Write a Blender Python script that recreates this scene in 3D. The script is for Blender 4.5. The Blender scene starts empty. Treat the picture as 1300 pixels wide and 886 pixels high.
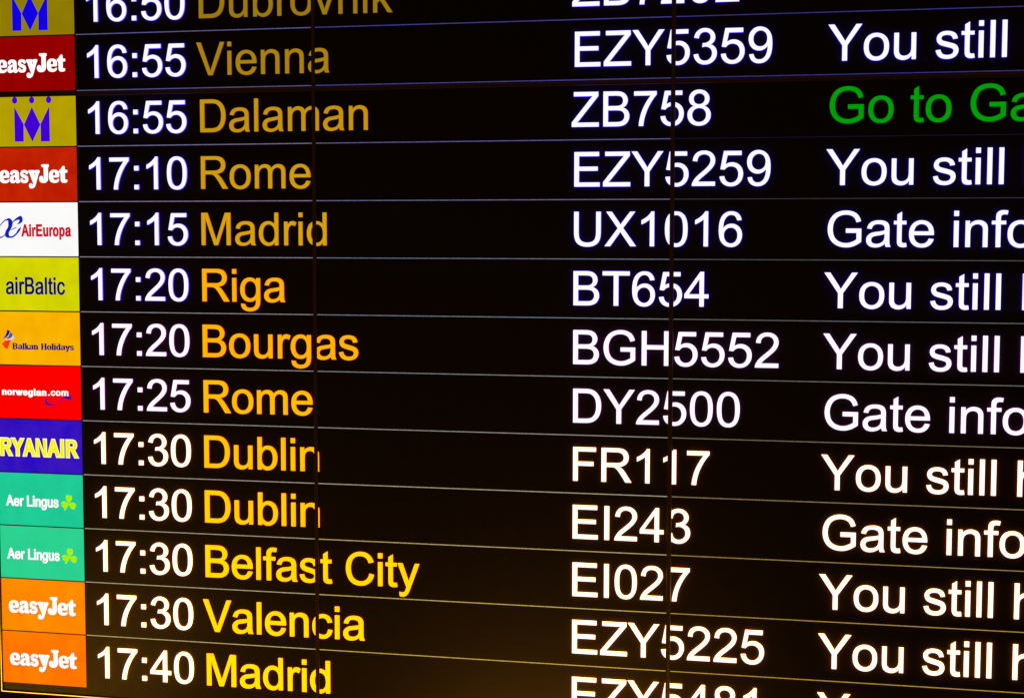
import bpy, bmesh, math, random
from mathutils import Vector, Matrix
from mathutils.geometry import tessellate_polygon

random.seed(7)
S = bpy.context.scene
COL = S.collection
P = 0.09            # row pitch of the timetable in metres; board plane is XZ at y = 0, rows run down -Z

# ------------------------------------------------------------------ camera
cam_d = bpy.data.cameras.new('camera')
cam = bpy.data.objects.new('camera', cam_d)
COL.objects.link(cam)
S.camera = cam
R = ((0.97753037, -0.00185106, 0.21078649),
     (0.01676559, 0.99747636, -0.0689915),
     (-0.21012683, 0.07097525, 0.97509447))       # world(right, down, forward) -> camera(right, down, forward)
C = (13.49606835, 3.72164749, -25.071085)         # in row pitches
def w2b(v): return Vector((v[0], v[2], -v[1]))    # right/down/forward -> Blender x/y/z
rx, ry, rz = (w2b(r) for r in R)
cam.matrix_world = Matrix(((rx.x, -ry.x, -rz.x, C[0]*P),
                           (rx.y, -ry.y, -rz.y, C[2]*P),
                           (rx.z, -ry.z, -rz.z, -C[1]*P),
                           (0, 0, 0, 1)))
cam_d.sensor_fit = 'HORIZONTAL'
cam_d.sensor_width = 36.0
cam_d.lens = 36.0*1900/1300
cam_d.clip_start = 0.05
cam_d.clip_end = 200

# ------------------------------------------------------------------ world, lamps, exposure
W = bpy.data.worlds.new('World')
S.world = W
W.use_nodes = True
W.node_tree.nodes['Background'].inputs[0].default_value = (0.9, 0.35, 0.25, 1)
W.node_tree.nodes['Background'].inputs[1].default_value = 0.012

def area(name, loc, target, size, sizey, power, color):
    d = bpy.data.lights.new(name, 'AREA')
    d.shape = 'RECTANGLE'; d.size = size; d.size_y = sizey
    d.energy = power; d.color = color
    o = bpy.data.objects.new(name, d)
    COL.objects.link(o)
    o.location = loc
    o.rotation_euler = (Vector(target)-Vector(loc)).to_track_quat('-Z', 'Y').to_euler()
    return o
# the warm hall lamps in front of and below the board, mirrored in its glossy screens
area('hall_lamp', (0.40, -2.0, -2.02), (0.7, 0, -1.0), 0.6, 0.4, 5.2, (1.0, 0.38, 0.035))
area('hall_lamp_far', (-1.12, -1.8, -1.72), (0.0, 0, -1.0), 0.65, 0.36, 3.2, (1.0, 0.43, 0.035))

S.view_settings.view_transform = 'Standard'
S.view_settings.look = 'None'
S.view_settings.exposure = 0
S.view_settings.gamma = 1
S.cycles.use_denoising = True
S.cycles.filter_width = 1.45
S.cycles.max_bounces = 6
S.cycles.sample_clamp_indirect = 4.0

# ------------------------------------------------------------------ materials
def lin(c):
    c = c/255.0
    return c/12.92 if c <= 0.04045 else ((c+0.055)/1.055)**2.4
_em = {}
def glow(rgb, boost=(1, 1, 1), grain=0.06, rgb2=None):
    """a lit area of an LCD, also the halo on letter sides; rgb2 = second tone, mixed in by noise"""
    key = (rgb, boost, grain, rgb2)
    if key in _em: return _em[key]
    m = bpy.data.materials.new('lit_pixels_and_halo')
    m.use_nodes = True
    nt = m.node_tree; nt.nodes.clear()
    out = nt.nodes.new('ShaderNodeOutputMaterial')
    e = nt.nodes.new('ShaderNodeEmission')
    a = tuple(lin(v)*b for v, b in zip(rgb, boost))
    b2 = tuple(lin(v)*b for v, b in zip(rgb2, boost)) if rgb2 else tuple(v*(1-grain*2) for v in a)  # rgb2: viewing-angle tone shift put into the emission colour
    tc = nt.nodes.new('ShaderNodeTexCoord')
    nz = nt.nodes.new('ShaderNodeTexNoise')
    nz.inputs['Scale'].default_value = 28.0 if rgb2 else 420.0
    nz.inputs['Detail'].default_value = 3.0
    nt.links.new(tc.outputs['Object'], nz.inputs['Vector'])
    rp = nt.nodes.new('ShaderNodeValToRGB')
    rp.color_ramp.elements[0].position = 0.35; rp.color_ramp.elements[0].color = (*b2, 1)
    rp.color_ramp.elements[1].position = 0.65; rp.color_ramp.elements[1].color = (*a, 1)
    nt.links.new(nz.outputs['Fac'], rp.inputs['Fac'])
    nt.links.new(rp.outputs['Color'], e.inputs['Color'])
    nt.links.new(e.outputs[0], out.inputs[0])
    _em[key] = m
    return m

def surf(name, color, rough, metal=0.0, spec=0.5, var=0.0, scale=30.0):
    m = bpy.data.materials.new(name); m.use_nodes = True
    nt = m.node_tree; b = nt.nodes['Principled BSDF']
    b.inputs['Base Color'].default_value = (*color, 1)
    b.inputs['Roughness'].default_value = rough
    b.inputs['Metallic'].default_value = metal
    b.inputs['Specular IOR Level'].default_value = spec
    if var:
        tc = nt.nodes.new('ShaderNodeTexCoord')
        nz = nt.nodes.new('ShaderNodeTexNoise')
        nz.inputs['Scale'].default_value = scale; nz.inputs['Detail'].default_value = 6
        nt.links.new(tc.outputs['Object'], nz.inputs['Vector'])
        mr = nt.nodes.new('ShaderNodeMapRange')
        mr.inputs['To Min'].default_value = rough-var; mr.inputs['To Max'].default_value = rough+var
        nt.links.new(nz.outputs['Fac'], mr.inputs['Value'])
        nt.links.new(mr.outputs['Result'], b.inputs['Roughness'])
    return m
M_SCREEN = surf('matt_black_screen', (0.020, 0.018, 0.018), 0.30, 0, 0.45, 0.04, 60)
M_BEZEL = surf('black_bezel_plastic', (0.085, 0.066, 0.008), 0.42, 0, 0.5, 0.06, 200)
M_TRIM = surf('bezel_edge_metal', (0.86, 0.76, 0.14), 0.13, 1.0, 0.5, 0.03, 300)
M_WALL = surf('dark_wall_paint', (0.02, 0.018, 0.018), 0.8, 0, 0.3, 0.08, 12)

# ------------------------------------------------------------------ lettering outlines (units of 1/100 em)
ADV = {'0':55.6,'1':55.6,'2':55.6,'3':55.6,'4':55.6,'5':55.6,'6':55.6,'7':55.6,'8':55.6,'9':55.6,':':27.8,'.':27.8,' ':27.8,
 'A':66.7,'B':66.7,'C':72.2,'D':72.2,'E':66.7,'F':61.1,'G':77.8,'H':72.2,'I':27.8,'L':55.6,'M':83.3,'N':72.2,'R':72.2,'T':61.1,'U':72.2,
 'V':66.7,'X':66.7,'Y':66.7,'Z':61.1,'a':55.6,'b':55.6,'c':50,'d':55.6,'e':55.6,'f':27.8,'g':55.6,'h':55.6,'i':22.2,'k':50,'l':22.2,
 'm':83.3,'n':55.6,'o':55.6,'p':55.6,'r':33.3,'s':50,'t':27.8,'u':55.6,'v':50,'w':72.2,'y':50}
G = {
'0':"M 4.2 35.3 Q 4.2 48 6.8 55.7 Q 9.4 63.5 14.5 67.7 Q 19.7 71.9 27.5 71.9 Q 33.3 71.9 37.6 69.5 Q 41.9 67.2 44.8 62.9 Q 47.6 58.5 49.2 52.2 Q 50.8 45.9 50.8 35.3 Q 50.8 22.7 48.2 15 Q 45.7 7.2 40.5 3 Q 35.4 -1.2 27.5 -1.2 Q 17.1 -1.2 11.2 6.2 Q 4.2 15.1 4.2 35.3 Z M 13.2 35.3 Q 13.2 17.7 17.3 11.8 Q 21.4 6 27.5 6 Q 33.5 6 37.7 11.9 Q 41.8 17.7 41.8 35.3 Q 41.8 53 37.7 58.8 Q 33.5 64.6 27.4 64.6 Q 21.3 64.6 17.7 59.5 Q 13.2 52.9 13.2 35.3 Z",
'1':"M 37.25 0 L 28.5 0 L 28.5 56 Q 25.3 53 20.1 50 Q 15 46.9 10.9 45.4 L 10.9 53.9 Q 18.3 57.4 23.8 62.3 Q 29.3 67.2 31.6 71.9 L 37.25 71.9 Z",
'2':"M 50.3 8.45 L 50.3 0 L 3 0 Q 2.9 3.2 4 6.1 Q 5.9 10.9 9.8 15.6 Q 13.8 20.3 21.3 26.5 Q 33 36 37.1 41.6 Q 41.2 47.2 41.2 52.2 Q 41.2 57.4 37.5 61 Q 33.7 64.6 27.7 64.6 Q 21.4 64.6 17.6 60.8 Q 13.8 57 13.7 50.25 L 4.7 51.2 Q 5.6 61.3 11.7 66.6 Q 17.7 71.9 27.9 71.9 Q 38.2 71.9 44.2 66.2 Q 50.25 60.5 50.25 52 Q 50.25 47.7 48.5 43.5 Q 46.7 39.4 42.7 34.8 Q 38.6 30.2 29.1 22.2 Q 21.2 15.6 18.9 13.2 Q 16.7 10.8 15.2 8.45 Z",
'3':"M 4.2 18.9 L 13 20.1 Q 14.5 12.6 18.1 9.3 Q 21.8 6 27 6 Q 33.2 6 37.5 10.3 Q 41.75 14.6 41.75 21 Q 41.75 27 37.8 30.9 Q 33.8 34.9 27.7 34.9 Q 25.25 34.9 21.5 33.9 L 22.5 41.6 Q 23.4 41.5 23.9 41.5 Q 29.5 41.5 34 44.4 Q 38.5 47.4 38.5 53.5 Q 38.5 58.3 35.25 61.5 Q 32 64.7 26.8 64.7 Q 21.7 64.7 18.3 61.4 Q 14.8 58.2 13.9 51.8 L 5.1 53.3 Q 6.7 62.2 12.4 67 Q 18.1 71.9 26.6 71.9 Q 32.5 71.9 37.4 69.4 Q 42.3 66.8 44.9 62.5 Q 47.6 58.2 47.6 53.3 Q 47.6 48.6 45.1 44.8 Q 42.6 41 37.7 38.8 Q 44 37.3 47.6 32.7 Q 51.1 28.1 51.1 21.1 Q 51.1 11.8 44.2 5.25 Q 37.4 -1.3 27 -1.3 Q 17.5 -1.3 11.3 4.3 Q 5.1 10 4.2 18.9 Z",
'4':"M 32.3 0 L 32.3 17.1 L 1.3 17.1 L 1.3 25.2 L 33.9 71.6 L 41.1 71.6 L 41.1 25.2 L 50.8 25.2 L 50.8 17.1 L 41.1 17.1 L 41.1 0 Z M 32.3 25.2 L 32.3 57.5 L 9.9 25.2 Z",
'5':"M 4.2 18.75 L 13.4 19.5 Q 14.4 12.8 18.1 9.4 Q 21.9 6 27.2 6 Q 33.5 6 37.9 10.8 Q 42.3 15.6 42.3 23.5 Q 42.3 31 38.1 35.3 Q 33.8 39.7 27 39.7 Q 22.75 39.7 19.3 37.8 Q 15.9 35.8 14 32.8 L 5.7 33.8 L 12.6 70.6 L 48.25 70.6 L 48.25 62.2 L 19.7 62.2 L 15.8 43 Q 22.3 47.5 29.3 47.5 Q 38.7 47.5 45.2 41 Q 51.6 34.5 51.6 24.3 Q 51.6 14.5 46 7.5 Q 39.1 -1.2 27.2 -1.2 Q 17.4 -1.2 11.2 4.25 Q 5 9.7 4.2 18.75 Z",
'6':"M 49.75 54 L 41 53.4 Q 39.8 58.5 37.7 60.9 Q 34.1 64.7 28.9 64.7 Q 24.7 64.7 21.5 62.3 Q 17.4 59.3 15 53.5 Q 12.6 47.7 12.5 36.9 Q 15.7 41.75 20.3 44.1 Q 24.9 46.4 29.9 46.4 Q 38.7 46.4 44.8 40 Q 51 33.5 51 23.25 Q 51 16.5 48.1 10.7 Q 45.2 4.9 40.1 1.9 Q 35.1 -1.2 28.6 -1.2 Q 17.6 -1.2 10.7 6.9 Q 3.8 14.9 3.8 33.5 Q 3.8 54.25 11.4 63.7 Q 18.1 71.9 29.4 71.9 Q 37.9 71.9 43.3 67.1 Q 48.7 62.4 49.75 54 Z M 13.9 23.2 Q 13.9 18.7 15.8 14.5 Q 17.7 10.4 21.2 8.2 Q 24.7 6 28.5 6 Q 34 6 38 10.5 Q 42 15 42 22.7 Q 42 30.1 38.1 34.4 Q 34.1 38.7 28.1 38.7 Q 22.2 38.7 18 34.4 Q 13.9 30.1 13.9 23.2 Z",
'7':"M 4.7 62.2 L 4.7 70.7 L 51.1 70.7 L 51.1 63.8 Q 44.2 56.5 37.5 44.5 Q 30.8 32.4 27.2 19.7 Q 24.5 10.7 23.8 0 L 14.75 0 Q 14.9 8.5 18.1 20.4 Q 21.2 32.4 27.2 43.5 Q 33.1 54.6 39.8 62.2 Z",
'8':"M 17.7 38.8 Q 12.2 40.8 9.6 44.5 Q 6.9 48.25 6.9 53.4 Q 6.9 61.2 12.5 66.5 Q 18.2 71.9 27.5 71.9 Q 36.9 71.9 42.6 66.4 Q 48.3 61 48.3 53.2 Q 48.3 48.2 45.7 44.5 Q 43.1 40.8 37.75 38.8 Q 44.3 36.7 47.8 31.9 Q 51.2 27.1 51.2 20.5 Q 51.2 11.3 44.7 5 Q 38.2 -1.2 27.6 -1.2 Q 17 -1.2 10.5 5 Q 4 11.3 4 20.7 Q 4 27.7 7.6 32.4 Q 11.1 37.1 17.7 38.8 Z M 15.9 53.7 Q 15.9 48.6 19.2 45.4 Q 22.5 42.2 27.7 42.2 Q 32.8 42.2 36 45.4 Q 39.3 48.6 39.3 53.2 Q 39.3 58.1 35.9 61.4 Q 32.6 64.7 27.6 64.7 Q 22.6 64.7 19.2 61.4 Q 15.9 58.2 15.9 53.7 Z M 13.1 20.7 Q 13.1 16.9 14.9 13.4 Q 16.7 9.9 20.2 7.9 Q 23.7 6 27.7 6 Q 34 6 38.1 10 Q 42.2 14.1 42.2 20.4 Q 42.2 26.7 38 30.9 Q 33.8 35 27.4 35 Q 21.2 35 17.2 30.9 Q 13.1 26.8 13.1 20.7 Z",
'9':"M 5.5 16.5 L 13.9 17.3 Q 15 11.4 18 8.7 Q 21 6 25.8 6 Q 29.8 6 32.9 7.9 Q 35.9 9.7 37.9 12.8 Q 39.8 15.9 41.2 21.2 Q 42.5 26.5 42.5 31.9 Q 42.5 32.5 42.4 33.7 Q 39.8 29.5 35.2 26.9 Q 30.7 24.3 25.3 24.3 Q 16.5 24.3 10.3 30.7 Q 4.2 37.2 4.2 47.7 Q 4.2 58.6 10.6 65.2 Q 17 71.9 26.7 71.9 Q 33.6 71.9 39.4 68.1 Q 45.2 64.4 48.2 57.4 Q 51.2 50.4 51.2 37.25 Q 51.2 23.5 48.2 15.4 Q 45.3 7.3 39.4 3 Q 33.5 -1.2 25.6 -1.2 Q 17.2 -1.2 11.9 3.4 Q 6.5 8.1 5.5 16.5 Z M 41.5 48.1 Q 41.5 55.7 37.4 60.2 Q 33.4 64.6 27.7 64.6 Q 21.9 64.6 17.5 59.8 Q 13.2 55 13.2 47.4 Q 13.2 40.6 17.3 36.3 Q 21.4 32 27.5 32 Q 33.6 32 37.5 36.3 Q 41.5 40.6 41.5 48.1 Z",
':':"M 9 41.8 L 9 51.9 L 19 51.9 L 19 41.8 Z M 9 0 L 9 10 L 19 10 L 19 0 Z",
'.':"M 9 0 L 9 10 L 19 10 L 19 0 Z",
'A':"M -0.1 0 L 27.3 71.6 L 37.5 71.6 L 66.8 0 L 56 0 L 47.7 21.7 L 17.8 21.7 L 9.9 0 Z M 20.5 29.4 L 44.8 29.4 L 32.4 62.5 Z",
'B':"M 7.3 0 L 7.3 71.6 L 34.2 71.6 Q 42.4 71.6 47.3 69.4 Q 52.3 67.2 55.1 62.7 Q 57.9 58.2 57.9 53.3 Q 57.9 48.6 55.4 44.6 Q 52.9 40.6 47.9 38.1 Q 54.4 36.2 57.9 31.6 Q 61.4 27 61.4 20.75 Q 61.4 15.7 59.25 11.4 Q 57.1 7.1 54 4.7 Q 50.9 2.4 46.2 1.2 Q 41.5 0 34.6 0 Z M 16.8 41.5 L 32.3 41.5 Q 38.6 41.5 41.3 42.3 Q 44.9 43.4 46.75 45.9 Q 48.6 48.4 48.6 52.2 Q 48.6 55.7 46.9 58.4 Q 45.2 61.1 42 62.1 Q 38.8 63.1 31.1 63.1 L 16.8 63.1 Z M 16.8 8.45 L 34.6 8.45 Q 39.2 8.45 41.1 8.8 Q 44.3 9.4 46.5 10.7 Q 48.7 12.1 50.1 14.7 Q 51.6 17.3 51.6 20.75 Q 51.6 24.75 49.5 27.7 Q 47.5 30.7 43.8 31.9 Q 40.2 33.1 33.3 33.1 L 16.8 33.1 Z",
'C':"M 58.8 25.1 L 68.3 22.7 Q 65.3 11 57.5 4.9 Q 49.8 -1.2 38.6 -1.2 Q 27 -1.2 19.8 3.5 Q 12.5 8.2 8.8 17.1 Q 5 26.1 5 36.3 Q 5 47.5 9.25 55.8 Q 13.5 64.2 21.4 68.5 Q 29.3 72.8 38.8 72.8 Q 49.5 72.8 56.8 67.3 Q 64.2 61.9 67 52 L 57.7 49.75 Q 55.2 57.6 50.5 61.1 Q 45.75 64.7 38.6 64.7 Q 30.3 64.7 24.8 60.7 Q 19.2 56.8 17 50.1 Q 14.75 43.5 14.75 36.4 Q 14.75 27.25 17.4 20.4 Q 20.1 13.6 25.7 10.25 Q 31.3 6.9 37.8 6.9 Q 45.8 6.9 51.3 11.5 Q 56.8 16.1 58.8 25.1 Z",
'D':"M 7.7 0 L 7.7 71.6 L 32.4 71.6 Q 40.7 71.6 45.1 70.6 Q 51.3 69.1 55.6 65.4 Q 61.3 60.6 64.1 53.2 Q 66.9 45.75 66.9 36.2 Q 66.9 28 65 21.7 Q 63.1 15.4 60.1 11.3 Q 57.1 7.2 53.6 4.8 Q 50 2.4 45 1.2 Q 40 0 33.5 0 Z M 17.2 8.45 L 32.5 8.45 Q 39.5 8.45 43.6 9.8 Q 47.6 11.1 50 13.5 Q 53.4 16.8 55.25 22.5 Q 57.1 28.2 57.1 36.3 Q 57.1 47.6 53.4 53.6 Q 49.75 59.6 44.5 61.7 Q 40.7 63.1 32.2 63.1 L 17.2 63.1 Z",
'E':"M 7.9 0 L 7.9 71.6 L 59.7 71.6 L 59.7 63.1 L 17.4 63.1 L 17.4 41.2 L 57 41.2 L 57 32.8 L 17.4 32.8 L 17.4 8.45 L 61.3 8.45 L 61.3 0 Z",
'F':"M 8.2 0 L 8.2 71.6 L 56.5 71.6 L 56.5 63.1 L 17.7 63.1 L 17.7 41 L 51.3 41 L 51.3 32.5 L 17.7 32.5 L 17.7 0 Z",
'G':"M 41.2 28.1 L 41.2 36.5 L 71.5 36.5 L 71.5 10 Q 64.5 4.4 57.1 1.6 Q 49.7 -1.2 41.9 -1.2 Q 31.3 -1.2 22.7 3.3 Q 14.1 7.8 9.7 16.4 Q 5.3 24.9 5.3 35.5 Q 5.3 45.9 9.7 55 Q 14.1 64 22.3 68.4 Q 30.5 72.8 41.2 72.8 Q 48.9 72.8 55.2 70.3 Q 61.5 67.8 65 63.3 Q 68.6 58.8 70.5 51.6 L 61.9 49.2 Q 60.3 54.7 57.9 57.8 Q 55.5 60.9 51.1 62.8 Q 46.6 64.7 41.2 64.7 Q 34.7 64.7 30 62.7 Q 25.25 60.75 22.3 57.5 Q 19.4 54.3 17.8 50.4 Q 15.1 43.8 15.1 36 Q 15.1 26.5 18.4 20 Q 21.7 13.6 28 10.5 Q 34.3 7.3 41.4 7.3 Q 47.5 7.3 53.4 9.7 Q 59.2 12.1 62.25 14.75 L 62.25 28.1 Z",
'H':"M 8 0 L 8 71.6 L 17.5 71.6 L 17.5 42.2 L 54.7 42.2 L 54.7 71.6 L 64.2 71.6 L 64.2 0 L 54.7 0 L 54.7 33.7 L 17.5 33.7 L 17.5 0 Z",
'I':"M 9.3 0 L 9.3 71.6 L 18.8 71.6 L 18.8 0 Z",
'L':"M 7.3 0 L 7.3 71.6 L 16.8 71.6 L 16.8 8.45 L 52 8.45 L 52 0 Z",
'M':"M 7.4 0 L 7.4 71.6 L 21.7 71.6 L 38.6 20.9 Q 41 13.8 42 10.3 Q 43.3 14.2 45.8 21.8 L 63 71.6 L 75.7 71.6 L 75.7 0 L 66.6 0 L 66.6 59.9 L 45.8 0 L 37.25 0 L 16.5 60.9 L 16.5 0 Z",
'N':"M 7.6 0 L 7.6 71.6 L 17.3 71.6 L 54.9 15.4 L 54.9 71.6 L 64 71.6 L 64 0 L 54.3 0 L 16.7 56.25 L 16.7 0 Z",
'R':"M 7.9 0 L 7.9 71.6 L 39.6 71.6 Q 49.2 71.6 54.1 69.6 Q 59.1 67.7 62.1 62.8 Q 65.1 58 65.1 52 Q 65.1 44.4 60.2 39.2 Q 55.2 34 44.9 32.6 Q 48.7 30.8 50.6 29 Q 54.8 25.2 58.5 19.5 L 71 0 L 59 0 L 49.6 14.9 Q 45.4 21.3 42.7 24.75 Q 40 28.2 37.9 29.5 Q 35.8 30.9 33.6 31.5 Q 32 31.8 28.3 31.8 L 17.3 31.8 L 17.3 0 Z M 17.3 40 L 37.7 40 Q 44.2 40 47.8 41.3 Q 51.5 42.7 53.4 45.6 Q 55.3 48.6 55.3 52 Q 55.3 57.1 51.6 60.4 Q 48 63.7 40 63.7 L 17.3 63.7 Z",
'T':"M 25.9 0 L 25.9 63.1 L 2.3 63.1 L 2.3 71.6 L 59.1 71.6 L 59.1 63.1 L 35.4 63.1 L 35.4 0 Z",
'U':"M 54.7 71.6 L 64.2 71.6 L 64.2 30.2 Q 64.2 19.4 61.7 13.1 Q 59.3 6.7 52.9 2.75 Q 46.5 -1.2 36.2 -1.2 Q 26.1 -1.2 19.7 2.25 Q 13.3 5.7 10.6 12.3 Q 7.9 18.8 7.9 30.2 L 7.9 71.6 L 17.3 71.6 L 17.3 30.3 Q 17.3 21 19 16.5 Q 20.8 12.1 25 9.7 Q 29.25 7.3 35.4 7.3 Q 45.8 7.3 50.2 12.1 Q 54.7 16.8 54.7 30.3 Z",
'V':"M 28.2 0 L 0.4 71.6 L 10.7 71.6 L 29.3 19.6 Q 31.5 13.3 33.1 7.9 Q 34.7 13.7 36.9 19.6 L 56.25 71.6 L 65.9 71.6 L 37.9 0 Z",
'X':"M 0.4 0 L 28.1 37.3 L 3.7 71.6 L 15 71.6 L 28 53.2 Q 32 47.5 33.7 44.4 Q 36.1 48.3 39.4 52.6 L 53.8 71.6 L 64.1 71.6 L 39 37.8 L 66.1 0 L 54.3 0 L 36.3 25.5 Q 34.8 27.7 33.2 30.3 Q 30.8 26.4 29.8 25 L 11.8 0 Z",
'Y':"M 27.9 0 L 27.9 30.3 L 0.3 71.6 L 11.8 71.6 L 25.9 50 Q 29.8 44 33.2 37.9 Q 36.4 43.5 41 50.5 L 54.9 71.6 L 65.9 71.6 L 37.4 30.3 L 37.4 0 Z",
'Z':"M 2 0 L 2 8.8 L 38.7 54.6 Q 42.6 59.5 46.1 63.1 L 6.2 63.1 L 6.2 71.6 L 57.4 71.6 L 57.4 63.1 L 17.2 13.5 L 12.9 8.45 L 58.6 8.45 L 58.6 0 Z",
'a':"M 40.4 6.4 Q 35.5 2.25 31 0.5 Q 26.5 -1.2 21.3 -1.2 Q 12.8 -1.2 8.2 3 Q 3.6 7.2 3.6 13.7 Q 3.6 17.5 5.3 20.6 Q 7.1 23.8 9.9 25.7 Q 12.7 27.6 16.2 28.6 Q 18.8 29.25 24 29.9 Q 34.7 31.2 39.7 32.9 Q 39.75 34.7 39.75 35.2 Q 39.75 40.6 37.25 42.8 Q 33.9 45.75 27.25 45.75 Q 21 45.75 18.1 43.6 Q 15.1 41.4 13.7 35.9 L 5.1 37.1 Q 6.3 42.6 9 46 Q 11.7 49.4 16.75 51.2 Q 21.8 53 28.5 53 Q 35.2 53 39.3 51.5 Q 43.5 49.9 45.4 47.5 Q 47.4 45.2 48.1 41.5 Q 48.6 39.3 48.6 33.5 L 48.6 21.7 Q 48.6 9.5 49.1 6.2 Q 49.7 3 51.4 0 L 42.2 0 Q 40.8 2.7 40.4 6.4 Z M 39.7 26 Q 34.9 24.1 25.3 22.7 Q 19.9 21.9 17.7 20.9 Q 15.4 20 14.2 18.1 Q 13 16.2 13 13.9 Q 13 10.4 15.6 8.1 Q 18.3 5.7 23.4 5.7 Q 28.5 5.7 32.5 7.9 Q 36.4 10.2 38.3 14 Q 39.7 17 39.7 22.8 Z",
'b':"M 14.7 0 L 6.5 0 L 6.5 71.6 L 15.3 71.6 L 15.3 46 Q 20.9 53 29.5 53 Q 34.3 53 38.6 51.1 Q 42.9 49.2 45.6 45.7 Q 48.4 42.2 50 37.25 Q 51.5 32.3 51.5 26.7 Q 51.5 13.4 44.9 6.1 Q 38.3 -1.2 29.1 -1.2 Q 19.9 -1.2 14.7 6.5 Z M 14.6 26.3 Q 14.6 17 17.1 12.8 Q 21.3 6.1 28.4 6.1 Q 34.1 6.1 38.3 11.1 Q 42.5 16.1 42.5 26 Q 42.5 36.1 38.5 41 Q 34.5 45.8 28.8 45.8 Q 23 45.8 18.8 40.8 Q 14.6 35.8 14.6 26.3 Z",
'c':"M 40.4 19 L 49.1 17.9 Q 47.7 8.9 41.8 3.9 Q 36 -1.2 27.5 -1.2 Q 16.8 -1.2 10.4 5.8 Q 3.9 12.75 3.9 25.7 Q 3.9 34.1 6.7 40.4 Q 9.5 46.7 15.2 49.9 Q 20.8 53 27.5 53 Q 36 53 41.4 48.75 Q 46.7 44.5 48.25 36.6 L 39.7 35.3 Q 38.5 40.5 35.4 43.2 Q 32.3 45.8 27.9 45.8 Q 21.2 45.8 17.1 41 Q 12.9 36.3 12.9 26 Q 12.9 15.5 16.9 10.8 Q 21 6.1 27.4 6.1 Q 32.6 6.1 36 9.2 Q 39.5 12.4 40.4 19 Z",
'd':"M 40.2 0 L 40.2 6.5 Q 35.3 -1.2 25.7 -1.2 Q 19.5 -1.2 14.3 2.25 Q 9.1 5.7 6.3 11.8 Q 3.4 17.9 3.4 25.9 Q 3.4 33.6 6 40 Q 8.6 46.3 13.8 49.7 Q 19 53 25.3 53 Q 30 53 33.7 51 Q 37.4 49.1 39.7 45.9 L 39.7 71.6 L 48.4 71.6 L 48.4 0 Z M 12.5 25.9 Q 12.5 15.9 16.6 11 Q 20.8 6.1 26.6 6.1 Q 32.3 6.1 36.3 10.8 Q 40.4 15.5 40.4 25.1 Q 40.4 35.8 36.3 40.8 Q 32.2 45.75 26.2 45.75 Q 20.3 45.75 16.4 41 Q 12.5 36.2 12.5 25.9 Z",
'e':"M 42.1 16.7 L 51.2 15.6 Q 49 7.6 43.2 3.2 Q 37.4 -1.2 28.4 -1.2 Q 17 -1.2 10.3 5.8 Q 3.7 12.8 3.7 25.5 Q 3.7 38.6 10.4 45.8 Q 17.1 53 27.9 53 Q 38.3 53 44.9 46 Q 51.5 38.9 51.5 26 Q 51.5 25.25 51.4 23.7 L 12.75 23.7 Q 13.2 15.1 17.6 10.6 Q 21.9 6.1 28.4 6.1 Q 33.25 6.1 36.7 8.6 Q 40.1 11.1 42.1 16.7 Z M 13.2 30.9 L 42.2 30.9 Q 41.6 37.5 38.9 40.7 Q 34.7 45.8 28 45.8 Q 21.9 45.8 17.8 41.75 Q 13.7 37.7 13.2 30.9 Z",
'f':"M 8.7 0 L 8.7 45 L 0.9 45 L 0.9 51.9 L 8.7 51.9 L 8.7 57.4 Q 8.7 62.6 9.6 65.1 Q 10.9 68.6 14.1 70.7 Q 17.3 72.8 23 72.8 Q 26.8 72.8 31.25 71.9 L 29.9 64.3 Q 27.2 64.75 24.75 64.75 Q 20.75 64.75 19.1 63 Q 17.4 61.3 17.4 56.6 L 17.4 51.9 L 27.5 51.9 L 27.5 45 L 17.4 45 L 17.4 0 Z",
'g':"M 5 -4.3 L 13.5 -5.6 Q 14.1 -9.5 16.5 -11.3 Q 19.8 -13.8 25.4 -13.8 Q 31.5 -13.8 34.9 -11.3 Q 38.2 -8.9 39.4 -4.5 Q 40 -1.8 40 6.8 Q 34.2 0 25.6 0 Q 14.9 0 9.1 7.7 Q 3.2 15.4 3.2 26.2 Q 3.2 33.6 5.9 39.9 Q 8.6 46.2 13.7 49.6 Q 18.8 53 25.7 53 Q 34.9 53 40.8 45.6 L 40.8 51.9 L 48.9 51.9 L 48.9 7 Q 48.9 -5.1 46.5 -10.1 Q 44 -15.2 38.6 -18.1 Q 33.3 -21 25.5 -21 Q 16.2 -21 10.5 -16.9 Q 4.8 -12.7 5 -4.3 Z M 12.25 26.9 Q 12.25 16.7 16.3 12 Q 20.4 7.3 26.5 7.3 Q 32.5 7.3 36.6 11.9 Q 40.7 16.6 40.7 26.6 Q 40.7 36.1 36.5 40.9 Q 32.3 45.75 26.3 45.75 Q 20.5 45.75 16.3 41 Q 12.25 36.2 12.25 26.9 Z",
'h':"M 6.6 0 L 6.6 71.6 L 15.4 71.6 L 15.4 45.9 Q 21.5 53 30.9 53 Q 36.7 53 40.9 50.75 Q 45.2 48.5 47 44.5 Q 48.8 40.5 48.8 32.9 L 48.8 0 L 40 0 L 40 32.9 Q 40 39.5 37.2 42.5 Q 34.3 45.5 29.1 45.5 Q 25.2 45.5 21.75 43.4 Q 18.3 41.4 16.8 37.9 Q 15.4 34.5 15.4 28.4 L 15.4 0 Z",
'i':"M 6.6 61.5 L 6.6 71.6 L 15.4 71.6 L 15.4 61.5 Z M 6.6 0 L 6.6 51.9 L 15.4 51.9 L 15.4 0 Z",
'k':"M 6.6 0 L 6.6 71.6 L 15.4 71.6 L 15.4 30.8 L 36.2 51.9 L 47.6 51.9 L 27.8 32.6 L 49.6 0 L 38.8 0 L 21.6 26.5 L 15.4 20.6 L 15.4 0 Z",
'l':"M 6.4 0 L 6.4 71.6 L 15.2 71.6 L 15.2 0 Z",
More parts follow.
